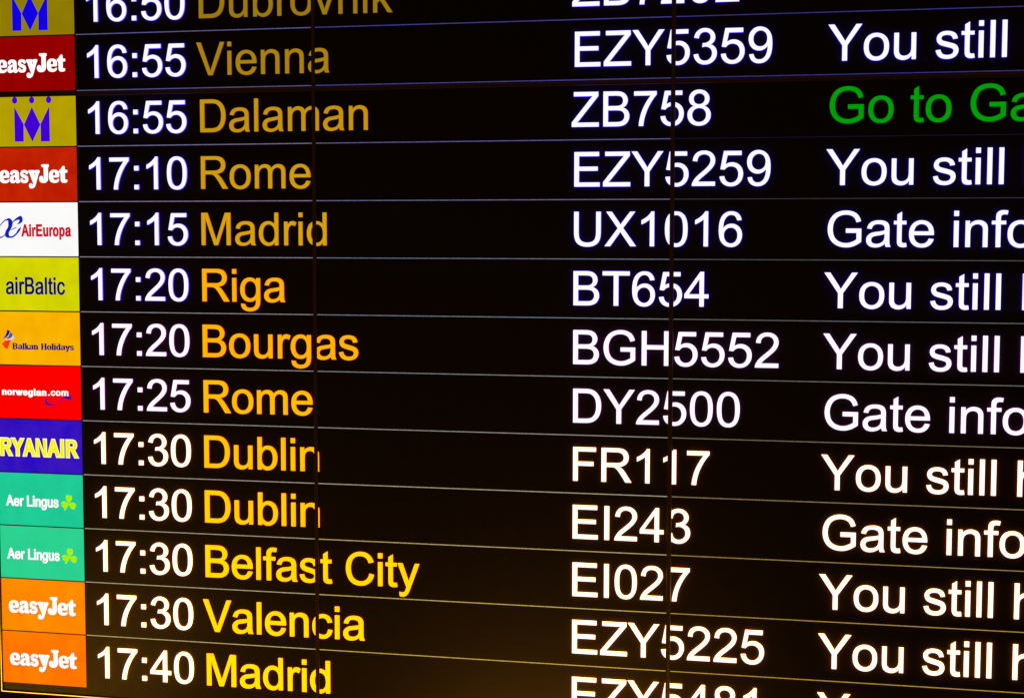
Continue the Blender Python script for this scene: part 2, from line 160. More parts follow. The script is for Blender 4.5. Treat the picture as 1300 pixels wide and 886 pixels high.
'm':"M 6.6 0 L 6.6 51.9 L 14.5 51.9 L 14.5 44.6 Q 16.9 48.4 20.9 50.7 Q 25 53 30.2 53 Q 35.9 53 39.6 50.6 Q 43.3 48.25 44.8 44 Q 51 53 60.8 53 Q 68.6 53 72.7 48.75 Q 76.9 44.5 76.9 35.6 L 76.9 0 L 68.1 0 L 68.1 32.7 Q 68.1 37.9 67.25 40.25 Q 66.4 42.6 64.2 44 Q 61.9 45.4 58.9 45.4 Q 53.4 45.4 49.8 41.8 Q 46.2 38.1 46.2 30.1 L 46.2 0 L 37.4 0 L 37.4 33.7 Q 37.4 39.5 35.25 42.5 Q 33.1 45.4 28.2 45.4 Q 24.5 45.4 21.4 43.5 Q 18.2 41.5 16.8 37.7 Q 15.4 34 15.4 26.9 L 15.4 0 Z",
'n':"M 6.6 0 L 6.6 51.9 L 14.5 51.9 L 14.5 44.5 Q 20.2 53 31 53 Q 35.7 53 39.6 51.3 Q 43.6 49.7 45.5 46.9 Q 47.5 44.2 48.25 40.4 Q 48.7 38 48.7 31.9 L 48.7 0 L 39.9 0 L 39.9 31.5 Q 39.9 36.9 38.9 39.6 Q 37.9 42.2 35.3 43.8 Q 32.7 45.4 29.2 45.4 Q 23.5 45.4 19.5 41.8 Q 15.4 38.3 15.4 28.3 L 15.4 0 Z",
'o':"M 3.3 25.9 Q 3.3 40.3 11.3 47.3 Q 18 53 27.6 53 Q 38.3 53 45.1 46 Q 51.9 39 51.9 26.7 Q 51.9 16.7 48.9 10.9 Q 45.9 5.2 40.2 2 Q 34.4 -1.2 27.6 -1.2 Q 16.75 -1.2 10 5.8 Q 3.3 12.8 3.3 25.9 Z M 12.4 25.9 Q 12.4 16 16.7 11 Q 21 6.1 27.6 6.1 Q 34.2 6.1 38.5 11 Q 42.9 16 42.9 26.2 Q 42.9 35.8 38.5 40.8 Q 34.1 45.75 27.6 45.75 Q 21 45.75 16.7 40.8 Q 12.4 35.9 12.4 25.9 Z",
'p':"M 6.6 -19.9 L 6.6 51.9 L 14.6 51.9 L 14.6 45.1 Q 17.4 49.1 21 51 Q 24.6 53 29.6 53 Q 36.3 53 41.4 49.6 Q 46.4 46.2 49 40 Q 51.6 33.7 51.6 26.3 Q 51.6 18.4 48.75 12 Q 45.9 5.6 40.5 2.2 Q 35 -1.2 29 -1.2 Q 24.6 -1.2 21.1 0.7 Q 17.6 2.5 15.4 5.4 L 15.4 -19.9 Z M 14.5 25.6 Q 14.5 15.6 18.6 10.8 Q 22.7 6.1 28.4 6.1 Q 34.3 6.1 38.5 11 Q 42.6 16 42.6 26.4 Q 42.6 36.3 38.5 41.2 Q 34.5 46.1 28.8 46.1 Q 23.2 46.1 18.9 40.9 Q 14.5 35.6 14.5 25.6 Z",
'r':"M 6.5 0 L 6.5 51.9 L 14.4 51.9 L 14.4 44 Q 17.4 49.5 20 51.3 Q 22.6 53 25.6 53 Q 30.1 53 34.7 50.2 L 31.6 42 Q 28.4 44 25.2 44 Q 22.3 44 20 42.2 Q 17.7 40.5 16.75 37.4 Q 15.3 32.7 15.3 27.2 L 15.3 0 Z",
's':"M 3.1 15.5 L 11.8 16.8 Q 12.5 11.6 15.8 8.8 Q 19.2 6.1 25.2 6.1 Q 31.25 6.1 34.2 8.5 Q 37.1 11 37.1 14.3 Q 37.1 17.3 34.5 19 Q 32.7 20.2 25.5 22 Q 15.9 24.4 12.1 26.2 Q 8.4 28 6.5 31.1 Q 4.5 34.3 4.5 38.1 Q 4.5 41.5 6.1 44.5 Q 7.7 47.5 10.5 49.4 Q 12.5 50.9 16 52 Q 19.6 53 23.6 53 Q 29.7 53 34.3 51.3 Q 39 49.5 41.2 46.5 Q 43.4 43.5 44.2 38.5 L 35.6 37.3 Q 35 41.3 32.2 43.5 Q 29.4 45.8 24.3 45.8 Q 18.2 45.8 15.6 43.8 Q 13 41.8 13 39.1 Q 13 37.4 14.1 36 Q 15.2 34.6 17.5 33.7 Q 18.8 33.2 25.25 31.5 Q 34.6 29 38.25 27.4 Q 41.9 25.8 44 22.75 Q 46.1 19.7 46.1 15.2 Q 46.1 10.8 43.6 7 Q 41 3.1 36.2 1 Q 31.3 -1.2 25.25 -1.2 Q 15.1 -1.2 9.8 3 Q 4.5 7.2 3.1 15.5 Z",
't':"M 25.8 7.9 L 27 0.1 Q 23.3 -0.7 20.4 -0.7 Q 15.6 -0.7 13 0.8 Q 10.4 2.3 9.3 4.8 Q 8.2 7.3 8.2 15.2 L 8.2 45 L 1.8 45 L 1.8 51.9 L 8.2 51.9 L 8.2 64.7 L 16.9 70 L 16.9 51.9 L 25.8 51.9 L 25.8 45 L 16.9 45 L 16.9 14.7 Q 16.9 10.9 17.4 9.9 Q 17.9 8.8 18.9 8.2 Q 20 7.5 21.9 7.5 Q 23.4 7.5 25.8 7.9 Z",
'u':"M 40.6 0 L 40.6 7.6 Q 34.5 -1.2 24.1 -1.2 Q 19.5 -1.2 15.5 0.6 Q 11.6 2.3 9.6 5 Q 7.7 7.7 6.9 11.5 Q 6.4 14.1 6.4 19.7 L 6.4 51.9 L 15.2 51.9 L 15.2 23.1 Q 15.2 16.2 15.7 13.8 Q 16.5 10.4 19.2 8.4 Q 21.9 6.4 25.9 6.4 Q 29.8 6.4 33.3 8.4 Q 36.8 10.5 38.2 13.9 Q 39.7 17.4 39.7 24.1 L 39.7 51.9 L 48.4 51.9 L 48.4 0 Z",
'v':"M 21 0 L 1.3 51.9 L 10.5 51.9 L 21.7 20.8 Q 23.5 15.8 25 10.4 Q 26.2 14.5 28.3 20.2 L 39.8 51.9 L 48.8 51.9 L 29.2 0 Z",
'w':"M 16.2 0 L 0.3 51.9 L 9.4 51.9 L 17.6 21.9 L 20.7 10.8 Q 20.9 11.6 23.4 21.5 L 31.6 51.9 L 40.7 51.9 L 48.4 21.8 L 51 11.9 L 54 21.9 L 62.9 51.9 L 71.4 51.9 L 55.2 0 L 46.1 0 L 37.8 31.1 L 35.8 39.9 L 25.3 0 Z",
'y':"M 6.2 -20 L 5.2 -11.7 Q 8.1 -12.5 10.25 -12.5 Q 13.2 -12.5 14.9 -11.5 Q 16.7 -10.5 17.8 -8.8 Q 18.7 -7.5 20.5 -2.25 Q 20.75 -1.5 21.3 -0.1 L 1.6 51.9 L 11.1 51.9 L 21.9 21.8 Q 24 16.1 25.6 9.8 Q 27.2 15.9 29.25 21.6 L 40.3 51.9 L 49.1 51.9 L 29.4 -0.9 Q 26.2 -9.4 24.5 -12.6 Q 22.1 -17 19.1 -19 Q 16.1 -21 11.9 -21 Q 9.3 -21 6.2 -20 Z"}
# soft heavy serif letters of the orange and red tiles
FAT = {
'e':(53,"M 2 24 Q 2 49 28 49 Q 52 49 52 28 Q 52 20 46 20 L 21 20 Q 22 9 34 9 Q 41 9 46 13 Q 50 15 51 11 Q 49 -1 28 -1 Q 2 -1 2 24 Z M 21 28 Q 21 40 27 40 Q 34 40 33 28 Z"),
'a':(54,"M 3 12 Q 3 27 24 29 L 30 30 Q 31 39 24 39 Q 20 39 18 34 Q 16 30 11 31 Q 5 32 6 38 Q 9 49 28 49 Q 48 49 48 32 L 48 14 Q 48 10 53 9 Q 56 6 52 2 Q 48 -1 42 -1 Q 34 -1 31 5 Q 26 -1 17 -1 Q 3 -1 3 12 Z M 21 14 Q 21 22 30 22 L 30 16 Q 30 9 25 9 Q 21 9 21 14 Z"),
's':(45,"M 4 12 Q 4 16 7 17 Q 11 18 14 14 Q 17 10 21 9 Q 27 8 29 12 Q 30 15 25 17 L 17 20 Q 4 24 4 34 Q 4 49 23 49 Q 36 49 40 42 Q 41 36 38 34 Q 34 32 31 35 Q 28 39 24 40 Q 18 41 16 37 Q 15 34 20 32 L 29 29 Q 42 25 42 15 Q 42 -1 23 -1 Q 4 -1 4 12 Z"),
'y':(52,"M 0 43 Q 0 48 5 48 L 26 48 Q 31 48 31 43 Q 31 40 28 38 L 31 26 L 35 37 Q 33 39 33 43 Q 33 48 38 48 L 51 48 Q 55 48 55 43 Q 55 39 51 37 L 34 -8 Q 29 -22 14 -22 Q 2 -22 2 -12 Q 2 -3 11 -3 Q 17 -3 18 -10 Q 21 -12 23 -5 L 22 1 L 5 38 Q 0 39 0 43 Z"),
'J':(51,"M 14 66 Q 14 70 19 70 L 46 70 Q 51 70 51 65 Q 51 61 46 59 L 46 20 Q 46 -1 24 -1 Q 3 -1 3 14 Q 3 25 13 25 Q 22 25 22 15 Q 24 11 26 15 L 26 59 Q 14 61 14 66 Z"),
't':(41,"M 6 37 Q 0 38 0 43 Q 0 47 5 48 Q 12 52 16 60 Q 19 64 25 63 Q 28 62 28 57 L 28 48 L 37 48 Q 41 48 41 43 Q 41 38 37 38 L 28 38 L 28 14 Q 28 9 33 10 Q 38 12 40 8 Q 41 2 34 0 Q 28 -1 22 -1 Q 8 -1 8 13 L 8 37 Z")}

def contours(path, n=5):
    t = path.split(); i = 0; out = []; cur = []
    while i < len(t):
        c = t[i]
        if c == 'M': cur = [(float(t[i+1]), float(t[i+2]))]; i += 3
        elif c == 'L': cur.append((float(t[i+1]), float(t[i+2]))); i += 3
        elif c == 'Q':
            x0, y0 = cur[-1]; x1, y1, x2, y2 = map(float, t[i+1:i+5])
            for k in range(1, n+1):
                s = k/n
                cur.append(((1-s)**2*x0+2*s*(1-s)*x1+s*s*x2, (1-s)**2*y0+2*s*(1-s)*y1+s*s*y2))
            i += 5
        else:
            cl = [cur[0]]
            for q in cur[1:]:
                if math.hypot(q[0]-cl[-1][0], q[1]-cl[-1][1]) > 0.02: cl.append(q)
            if math.hypot(cl[0][0]-cl[-1][0], cl[0][1]-cl[-1][1]) < 0.02: cl.pop()
            out.append(cl); i += 1
    return out

def offset(cs, bx, by):
    """embolden a glyph: outer contours run one way round, counters the other"""
    if not bx and not by: return cs
    big = max(cs, key=lambda c: abs(area2(c)))
    sg = 1 if area2(big) > 0 else -1
    res = []
    for c in cs:
        n = len(c); o = []
        for i in range(n):
            ax, ay = c[i-1]; x, y = c[i]; nx_, ny_ = c[(i+1) % n]
            d1 = (x-ax, y-ay); d2 = (nx_-x, ny_-y)
            l1 = math.hypot(*d1) or 1; l2 = math.hypot(*d2) or 1
            n1 = (d1[1]/l1, -d1[0]/l1); n2 = (d2[1]/l2, -d2[0]/l2)
            mx, my = n1[0]+n2[0], n1[1]+n2[1]
            q = max(0.5, (mx*mx+my*my)/2)
            o.append((x+sg*mx/q*bx, y+sg*my/q*by))
        res.append(o)
    return res
def area2(c): return sum(c[i-1][0]*c[i][1]-c[i][0]*c[i-1][1] for i in range(len(c)))

def layout(text, bold=0, boldy=None, track=0, fat=False):
    boldy = bold if boldy is None else boldy
    x = 0; out = []
    for ch in text:
        adv, path = (FAT[ch] if fat and ch in FAT else (ADV[ch], G.get(ch)))
        if path:
            out.append([[(px+x, py) for px, py in c] for c in offset(contours(path), bold, boldy)])
        x += adv+track
    return out
def extent(gl):
    xs = [q[0] for g in gl for c in g for q in c]
    return min(xs), max(xs)

# ------------------------------------------------------------------ building helpers
def fill(bm, cs, y0, y1, side=0):
    """a flat letter or shape: contours in metres (x, z), standing from y0 (back) to y1 (front, nearer the viewer)"""
    pts = [q for c in cs for q in c]
    want = abs(sum(area2(c) for c in cs))
    best = None
    for a in (0.0, 0.37, 0.81, 1.23, 1.9, 2.6):       # the tessellator can slip on aligned points: turn and try again
        ca, sa = math.cos(a)*1000, math.sin(a)*1000
        tr = tessellate_polygon([[Vector((x*ca-z*sa, x*sa+z*ca, 0)) for x, z in c] for c in cs])
        got = sum(abs((pts[j][0]-pts[i][0])*(pts[k][1]-pts[i][1])-(pts[j][1]-pts[i][1])*(pts[k][0]-pts[i][0])) for i, j, k in tr)
        err = abs(got-want)/want
        if best is None or err < best[0]: best = (err, tr)
        if err < 1e-3: break
    tris = best[1]
    f = [bm.verts.new((x, y1, z)) for x, z in pts]
    b = [bm.verts.new((x, y0, z)) for x, z in pts]
    for t in tris:
        a, bb, c = (pts[k] for k in t)
        cr = (bb[0]-a[0])*(c[1]-a[1])-(bb[1]-a[1])*(c[0]-a[0])
        t = t if cr > 0 else (t[0], t[2], t[1])       # front faces look along -y
        try: bm.faces.new([f[k] for k in t])
        except ValueError: pass
    i = 0
    for c in cs:
        n = len(c)
        for k in range(n):
            try: bm.faces.new((f[i+k], f[i+(k+1) % n], b[i+(k+1) % n], b[i+k])).material_index = side
            except ValueError: pass
        i += n

def box(bm, x0, x1, y0, y1, z0, z1):
    v = [bm.verts.new((x, y, z)) for x in (x0, x1) for y in (y0, y1) for z in (z0, z1)]
    for q in ((0, 1, 3, 2), (4, 6, 7, 5), (0, 4, 5, 1), (2, 3, 7, 6), (0, 2, 6, 4), (1, 5, 7, 3)):
        bm.faces.new([v[k] for k in q])

def link(name, bm, mat, parent=None, origin=(0, 0, 0), label=None, mat2=None):
    """bm holds world coordinates; the mesh is re-based on origin; None when nothing is left of it"""
    if not bm.faces:
        bm.free(); return None
    bm.normal_update()
    o = Vector(origin)
    bmesh.ops.translate(bm, verts=bm.verts, vec=-o)
    me = bpy.data.meshes.new(name)
    bm.to_mesh(me); bm.free()
    me.materials.append(mat)
    if mat2: me.materials.append(mat2)
    ob = bpy.data.objects.new(name, me)
    COL.objects.link(ob)
    pw = Vector((0, 0, 0))
    if parent is not None:
        ob.parent = parent
        q = parent
        while q is not None: pw += q.location; q = q.parent
    ob.location = o-pw
    if label: ob['label'] = label
    return ob

def clip(bm, rect):
    """keep what the panel's active area shows; what falls behind a bezel is lost"""
    u0, u1, v0, v1 = rect
    for co, no in (((u0*P, 0, 0), (-1, 0, 0)), ((u1*P, 0, 0), (1, 0, 0)), ((0, 0, -v0*P), (0, 0, 1)), ((0, 0, -v1*P), (0, 0, -1))):
        bmesh.ops.bisect_plane(bm, geom=bm.verts[:]+bm.edges[:]+bm.faces[:], dist=1e-7, plane_co=co, plane_no=no, clear_outer=True)

UP = 124.0          # hundredths of an em per row pitch
def put(cs, u, v, sx=1/UP, sy=1/UP):
    return [[((u+x*sx)*P, -(v-y*sy)*P) for x, y in c] for c in cs]

TXT0, TXT1 = 0.0002, -0.0022
def text_bm(text, u, v, bold):
    bm = bmesh.new()
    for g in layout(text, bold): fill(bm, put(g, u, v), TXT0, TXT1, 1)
    return bm

def fitted(text, u0, u1, base, height, ref, bold=0, boldy=None, track=0, fat=False, fit_to=None):
    """lettering stretched to run from u0 to u1 on the line base; height = row pitches taken by ref units"""
    gl = layout(text, bold, boldy, track, fat)
    a, b = extent(layout(text, fit_to if fit_to is not None else bold, boldy, track, fat))
    sx = (u1-u0)/(b-a); sy = height/ref
    return [put(g, u0-a*sx, base, sx, sy) for g in gl]
def shape_bm(groups, y0, y1, step=0.0):
    bm = bmesh.new()
    for i, g in enumerate(groups): fill(bm, g, y0, y1-step*i)
    return bm
def poly(pts): return [[(u*P, -v*P) for u, v in pts]]
def disc(u, v, ru, rv, n=16): return poly([(u+ru*math.cos(2*math.pi*k/n), v+rv*math.sin(2*math.pi*k/n)) for k in range(n)])
def ribbon(pts, n=6):
    """tapering brush stroke through (u, v, width)"""
    q = [pts[0]]+list(pts)+[pts[-1]]; s = []
    for i in range(1, len(q)-2):
        for k in range(n):
            t = k/n
            s.append(tuple(0.5*(2*q[i][j]+(q[i+1][j]-q[i-1][j])*t+(2*q[i-1][j]-5*q[i][j]+4*q[i+1][j]-q[i+2][j])*t*t+(3*q[i][j]-q[i-1][j]-3*q[i+1][j]+q[i+2][j])*t**3) for j in range(3)))
    s.append(pts[-1]); L = []; Rr = []
    for i, (u, v, w) in enumerate(s):
        a = s[max(0, i-1)]; b = s[min(len(s)-1, i+1)]
        dx, dy = b[0]-a[0], b[1]-a[1]; l = math.hypot(dx, dy) or 1
        L.append((u-dy/l*w/2, v+dx/l*w/2)); Rr.append((u+dy/l*w/2, v-dx/l*w/2))
    return poly(L+Rr[::-1])

# ------------------------------------------------------------------ the wall the displays hang on
bm = bmesh.new(); box(bm, -2.5, 4.0, 0.06, 0.16, -3.0, 2.5)
wall = link('wall', bm, M_WALL, None, (0.75, 0.06, -3.0)); wall['kind'] = 'structure'

# ------------------------------------------------------------------ the six portrait displays
AW, AH, BZ = 6.205, 11.04, 0.04
CU = (4.5048-AW, 4.579, 10.863)       # left edge of each column's active area
ROWV = {'upper': (1.015-AH, 1.015), 'lower': (1.095, 1.095+AH)}
LAB = {
 ('upper', 0): 'upper left portrait display, with the blue crown tile and dark red tile above the seam',
 ('lower', 0): 'lower left portrait display with the long column of coloured airline tiles',
 ('upper', 1): 'upper middle portrait display, flight code EZY53 in white at its bottom right',
 ('lower', 1): 'lower middle portrait display, mostly empty black with yellow word ends and white flight codes',
 ('upper', 2): 'upper right portrait display, one white You still line above the seam',
 ('lower', 2): 'lower right portrait display with the single green Go to Ga line over white status lines'}
screens = {}
for row in ('upper', 'lower'):
    v0, v1 = ROWV[row]
    bt, bb = (0.04, 0.012) if row == 'upper' else (0.066, 0.04)
    for c, u0 in enumerate(CU):
        u1 = u0+AW
        bl, br = BZ, BZ
        X0, X1, Z1, Z0 = (u0-bl)*P+0.0001, (u1+br)*P-0.0001, -(v0-bt)*P-0.0001, -(v1+bb)*P+0.0001
        root = bpy.data.objects.new('display_screen', None)
        root.empty_display_size = 0.05
        COL.objects.link(root)
        root.location = ((X0+X1)/2, 0, Z0)
        root['label'] = LAB[row, c]; root['category'] = 'display screen'; root['group'] = 'portrait displays of the departure board'
        screens[row, c] = (root, (u0, u1, v0, v1))
        ax0, ax1, az0, az1 = u0*P, u1*P, -v1*P, -v0*P
        bm = bmesh.new(); box(bm, ax0-0.0004, ax1+0.0004, 0.0, 0.03, az0-0.0004, az1+0.0004)
        link('screen_panel', bm, M_SCREEN, root, ((ax0+ax1)/2, 0, az0))
        # bezel: swept ring; outer 0.8 mm is the metal edge
        def ring(prof):
            bm = bmesh.new(); n = len(prof); loops = []
            for (sx, sz) in ((0, 0), (1, 0), (1, 1), (0, 1)):
                lp = []
                for (k, y) in prof:       # k: 0 at the outer edge, 1 at the active area
                    x = (X0+(ax0-X0)*k) if sx == 0 else (X1+(ax1-X1)*k)
                    z = (Z0+(az0-Z0)*k) if sz == 0 else (Z1+(az1-Z1)*k)
                    lp.append(bm.verts.new((x, y, z)))
                loops.append(lp)
            for i in range(4):
                a, b = loops[i], loops[(i+1) % 4]
                for k in range(n):
                    bm.faces.new((a[k], a[(k+1) % n], b[(k+1) % n], b[k]))
            bmesh.ops.recalc_face_normals(bm, faces=bm.faces)
            return bm
        e = 0.42
        link('bezel', ring([(e, 0.0575), (e, -0.0019), (0.85, -0.0024), (1.0, -0.0016), (1.0, -0.00005), (0.97, 0.0575)]), M_BEZEL, root, ((X0+X1)/2, 0, Z0))
        link('bezel_edge', ring([(0.0, 0.06), (0.0, -0.0020), (0.06, -0.0023), (e-0.01, -0.0023), (e-0.01, 0.06)]), M_TRIM, root, ((X0+X1)/2, 0, Z0))

def on_screens(name, make, mats, keys, origin):
    out = []
    for k in keys:
        root, rect = screens[k]
        bm = make(); clip(bm, rect)
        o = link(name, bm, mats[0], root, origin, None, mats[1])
        out.append(o)
    return out

# ------------------------------------------------------------------ the timetable
WB = (1.0, 1.0, 2.6)    # halo tint put into the white: blue on upper rows, warm on lower
def white(row):
    t = max(0.0, min(1.0, (row-3)/8.0))
    if row <= 4: return (1.02, 1.0, 1.7)
    if row <= 7: return (1.3, 1.05, 1.5)
    return (1.9, 1.3, 1.08)
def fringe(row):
    # camera halo put into the emission of the letter sides, blue above, orange below
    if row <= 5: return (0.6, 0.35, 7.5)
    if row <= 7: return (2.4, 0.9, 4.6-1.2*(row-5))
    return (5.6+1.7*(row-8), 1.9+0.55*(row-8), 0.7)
ROWS = [  # time, destination, flight, status, destination colour with viewing-angle dimming put in
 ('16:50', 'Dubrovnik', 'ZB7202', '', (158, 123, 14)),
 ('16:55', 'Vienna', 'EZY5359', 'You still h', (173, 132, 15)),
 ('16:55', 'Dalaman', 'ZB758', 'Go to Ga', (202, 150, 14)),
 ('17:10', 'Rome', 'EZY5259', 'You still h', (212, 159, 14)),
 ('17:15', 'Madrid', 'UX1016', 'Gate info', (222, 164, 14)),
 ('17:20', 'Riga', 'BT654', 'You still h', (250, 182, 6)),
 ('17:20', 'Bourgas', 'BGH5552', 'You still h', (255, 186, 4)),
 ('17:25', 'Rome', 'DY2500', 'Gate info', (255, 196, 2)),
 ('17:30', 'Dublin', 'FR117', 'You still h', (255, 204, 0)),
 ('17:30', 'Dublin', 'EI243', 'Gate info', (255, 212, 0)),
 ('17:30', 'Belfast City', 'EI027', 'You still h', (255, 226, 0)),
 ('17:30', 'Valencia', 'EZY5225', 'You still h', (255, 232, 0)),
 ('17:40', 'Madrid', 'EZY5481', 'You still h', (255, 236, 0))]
BASE = 0.783
for r, (tm, dest, fl, st, yc) in enumerate(ROWS):
    v = r-1+BASE
    half = 'upper' if r < 2 else 'lower'
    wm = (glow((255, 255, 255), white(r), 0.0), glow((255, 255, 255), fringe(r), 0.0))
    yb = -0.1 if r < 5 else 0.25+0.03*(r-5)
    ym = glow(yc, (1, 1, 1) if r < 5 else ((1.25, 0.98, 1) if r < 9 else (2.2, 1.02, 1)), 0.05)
    ym = (ym, glow(yc, (0.8, 0.6, 1) if r < 5 else (1.1+0.5*(r-5), 0.45+0.09*(r-5), 1), 0.0))  # halo of the yellow letters put into their side faces
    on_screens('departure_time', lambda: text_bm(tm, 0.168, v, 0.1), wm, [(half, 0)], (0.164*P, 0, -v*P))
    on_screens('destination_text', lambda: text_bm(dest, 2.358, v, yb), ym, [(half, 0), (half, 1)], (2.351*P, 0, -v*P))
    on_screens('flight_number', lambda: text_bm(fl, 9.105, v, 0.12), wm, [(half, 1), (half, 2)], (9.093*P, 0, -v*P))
    x = 0
    for word in st.split():
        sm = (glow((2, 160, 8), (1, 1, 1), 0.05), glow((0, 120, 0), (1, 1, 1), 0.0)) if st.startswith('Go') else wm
        u = 13.326+x/UP
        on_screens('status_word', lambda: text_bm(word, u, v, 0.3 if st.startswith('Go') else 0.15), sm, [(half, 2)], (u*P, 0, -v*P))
        x += sum(ADV[q] for q in word+' ')

# thin lit line under every row, on each display it crosses
LINE = [((112, 108, 176), (82, 76, 172), (66, 61, 156)), ((106, 102, 168), (86, 80, 172), (68, 62, 156)),
        ((138, 132, 178), (112, 106, 178), (34, 20, 50)), ((158, 140, 178), (128, 120, 172), (66, 58, 76)),
        ((160, 156, 172), (120, 134, 160), (92, 92, 104)), ((162, 160, 168), (130, 144, 156), (112, 114, 118)),
        ((166, 164, 164), (146, 154, 156), (124, 124, 124)), ((172, 170, 164), (170, 166, 156), (134, 124, 100)),
        ((178, 170, 158), (186, 176, 142), (150, 130, 86)), ((184, 172, 148), (204, 182, 110), (166, 140, 62)),
        ((198, 180, 138), (216, 188, 84), (186, 150, 50)), ((208, 184, 122), (222, 186, 62), (196, 156, 40))]
for k, cols in enumerate(LINE):
    half = 'upper' if k < 2 else 'lower'
    for c in range(3):
        root, (u0, u1, v0, v1) = screens[half, c]
        a = 0.03 if c == 0 else u0
        h = 0.007
        bm = bmesh.new(); box(bm, a*P, u1*P, -0.0007, 0.0002, -(k+h)*P, -(k-h)*P)
        link('divider_line', bm, glow(cols[c], (0.82, 0.82, 0.82) if k < 8 else (0.95, 0.92, 0.9), 0.2), root, (a*P, 0, -k*P))

# ------------------------------------------------------------------ airline tiles
T1, L0, L1, L2 = -0.0006, -0.0003, -0.0010, -0.0013
def tile(k, rgb, rgb2=None, label=None):  # viewing-angle falloff is put into the tile colours, upper ones dimmer
    half = 'upper' if k < 1 else 'lower'
    root, rect = screens[half, 0]
    bm = bmesh.new()
    box(bm, -1.71*P, 0.0, T1, 0.0002, -(k+1-0.010)*P, -(k+0.012)*P)
    clip(bm, rect)
    return link('airline_tile', bm, glow(rgb, (1, 1, 1), 0.05, rgb2), root, (0, 0, -(k+1)*P), label)
def mark(name, groups, mat, t, y1=L1, y0=L0, step=0.0, rect=None, label=None):
    bm = shape_bm(groups, y0, y1, step)
    if rect: clip(bm, rect)
    q = (bm.verts[:] and min((v.co.x for v in bm.verts), default=0), min((v.co.z for v in bm.verts), default=0)) if bm.verts else (0, 0)
    return link(name, bm, mat, t, (q[0], 0, q[1]), label)
UL, LL = screens['upper', 0][1], screens['lower', 0][1]
WHITE = glow((255, 255, 255), (1.15, 1.1, 1.1), 0.0)

def crown(k, rgb, rect, t):
    m = glow(rgb, (1, 1, 1), 0.05)
    g = [poly([(-1.222, k+.274), (-1.041, k+.59), (-1.044, k+.903), (-1.222, k+.903)]),
         poly([(-0.869, k+.282), (-0.705, k+.60), (-0.869, k+.906), (-1.030, k+.60)]),
         poly([(-0.521, k+.278), (-0.520, k+.906), (-0.700, k+.905), (-0.698, k+.59)])]
    g += [disc(u, k+.155, .053, .062) for u in (-1.211, -0.869, -0.530)]
    mark('emblem', g, m, t, rect=rect, label='blue crowned M of triangles and three dots')
def soft(k, t):
    mark('lettering', fitted('easyJet', -1.553, -0.183, k+0.650, 0.232, 49.5, 0.6, None, -1.2, True), WHITE, t)

t = tile(-1, (146, 127, 4), (140, 120, 2), 'dull mustard tile with blue crowned M, topmost in the photo'); crown(-1, (18, 0, 232), UL, t)
t = tile(0, (150, 2, 0), (142, 0, 0), 'dark red tile with soft white lettering'); soft(0, t)
t = tile(1, (184, 163, 2), (176, 156, 0), 'olive yellow tile with violet crowned M'); crown(1, (66, 0, 216), LL, t)
t = tile(2, (198, 38, 2), (184, 26, 2), 'brick red tile with soft white lettering'); soft(2, t)
t = tile(3, (253, 252, 251), (249, 249, 248), 'white tile with red lettering and blue script sign')
mark('lettering', fitted('AirEuropa', -1.135, -0.13, 3.621, 0.204, 71.6, 5.6, 4.0, 7.0), glow((214, 4, 44), (1, 1, 1), 0.05), t)
def sw(x, y, w): return (-1.567+x*0.001365, 3.276+(y-245)*0.00122, w)
mark('emblem', [ribbon([sw(95, 285, .02), sw(140, 285, .06), sw(160, 330, .09), sw(148, 400, .07), sw(110, 470, .07), sw(108, 520, .08), sw(140, 550, .03)]),
                ribbon([sw(160, 285, .03), sw(95, 285, .022), sw(35, 335, .016), sw(-15, 400, .014), sw(-70, 470, .02), sw(-70, 530, .03), sw(-10, 552, .03), sw(55, 530, .016), sw(105, 470, .014)]),
                ribbon([sw(178, 345, .012), sw(215, 300, .02), sw(270, 268, .05), sw(318, 255, .075), sw(335, 248, .02)]),
                ribbon([sw(330, 255, .03), sw(318, 300, .06), sw(285, 338, .025), sw(262, 352, .01)]),
                ribbon([sw(172, 435, .012), sw(215, 415, .014), sw(250, 395, .012)]),
                ribbon([sw(128, 545, .03), sw(190, 540, .03), sw(245, 495, .028), sw(285, 440, .04), sw(312, 398, .012)])],
     glow((14, 30, 190), (1, 1, 1), 0.05), t, step=0.00002)
t = tile(4, (218, 218, 0), (206, 206, 0), 'lime yellow tile with navy lettering')
mark('lettering', fitted('airBaltic', -1.47, -0.273, 4.686, 0.305, 71.6, 2.6, 1.4, 2.5), glow((2, 2, 118), (1, 1, 1), 0.05), t)
t = tile(5, (252, 184, 0), (246, 172, 0), 'amber tile with small purple serif lettering and striped sail sign')
g = fitted('Balkan Holidays', -1.355, -0.12, 5.708, 0.114, 71.6, 6.4, 0.2, 9)
def serifs(text, u0, u1, base, height, ref, bold, track):
    """hairline feet and heads of the small roman lettering"""
    a, b = extent(layout(text, bold, 0.2, track)); sx = (u1-u0)/(b-a); sy = height/ref
    feet = {'B': (12,), 'l': (11,), 'k': (11, 45), 'n': (11, 44), 'H': (13, 59), 'i': (11,), 'd': (44,)}
    heads = {'B': (10, 71), 'l': (7, 71), 'k': (7, 71), 'H': (13, 71), 'd': (40, 71), 'n': (7, 52), 'i': (7, 52)}
    x = 0; out = []
    for ch in text:
        spots = [(q, 3) for q in feet.get(ch, ())]
        if ch in heads: spots.append((heads[ch][0], heads[ch][1]-3))
        if ch == 'H': spots.append((59, 68))
        for q, h in spots:
            c = [(x+q-16, h-4), (x+q+16, h-4), (x+q+16, h+4), (x+q-16, h+4)]
            out.append(put([c], u0-a*sx, base, sx, sy))
        x += ADV[ch]+track
    return out
mark('lettering', g+serifs('Balkan Holidays', -1.355, -0.12, 5.708, 0.114, 71.6, 6.4, 9), glow((36, 0, 100), (1, 1, 1), 0.05), t, step=0.00001)
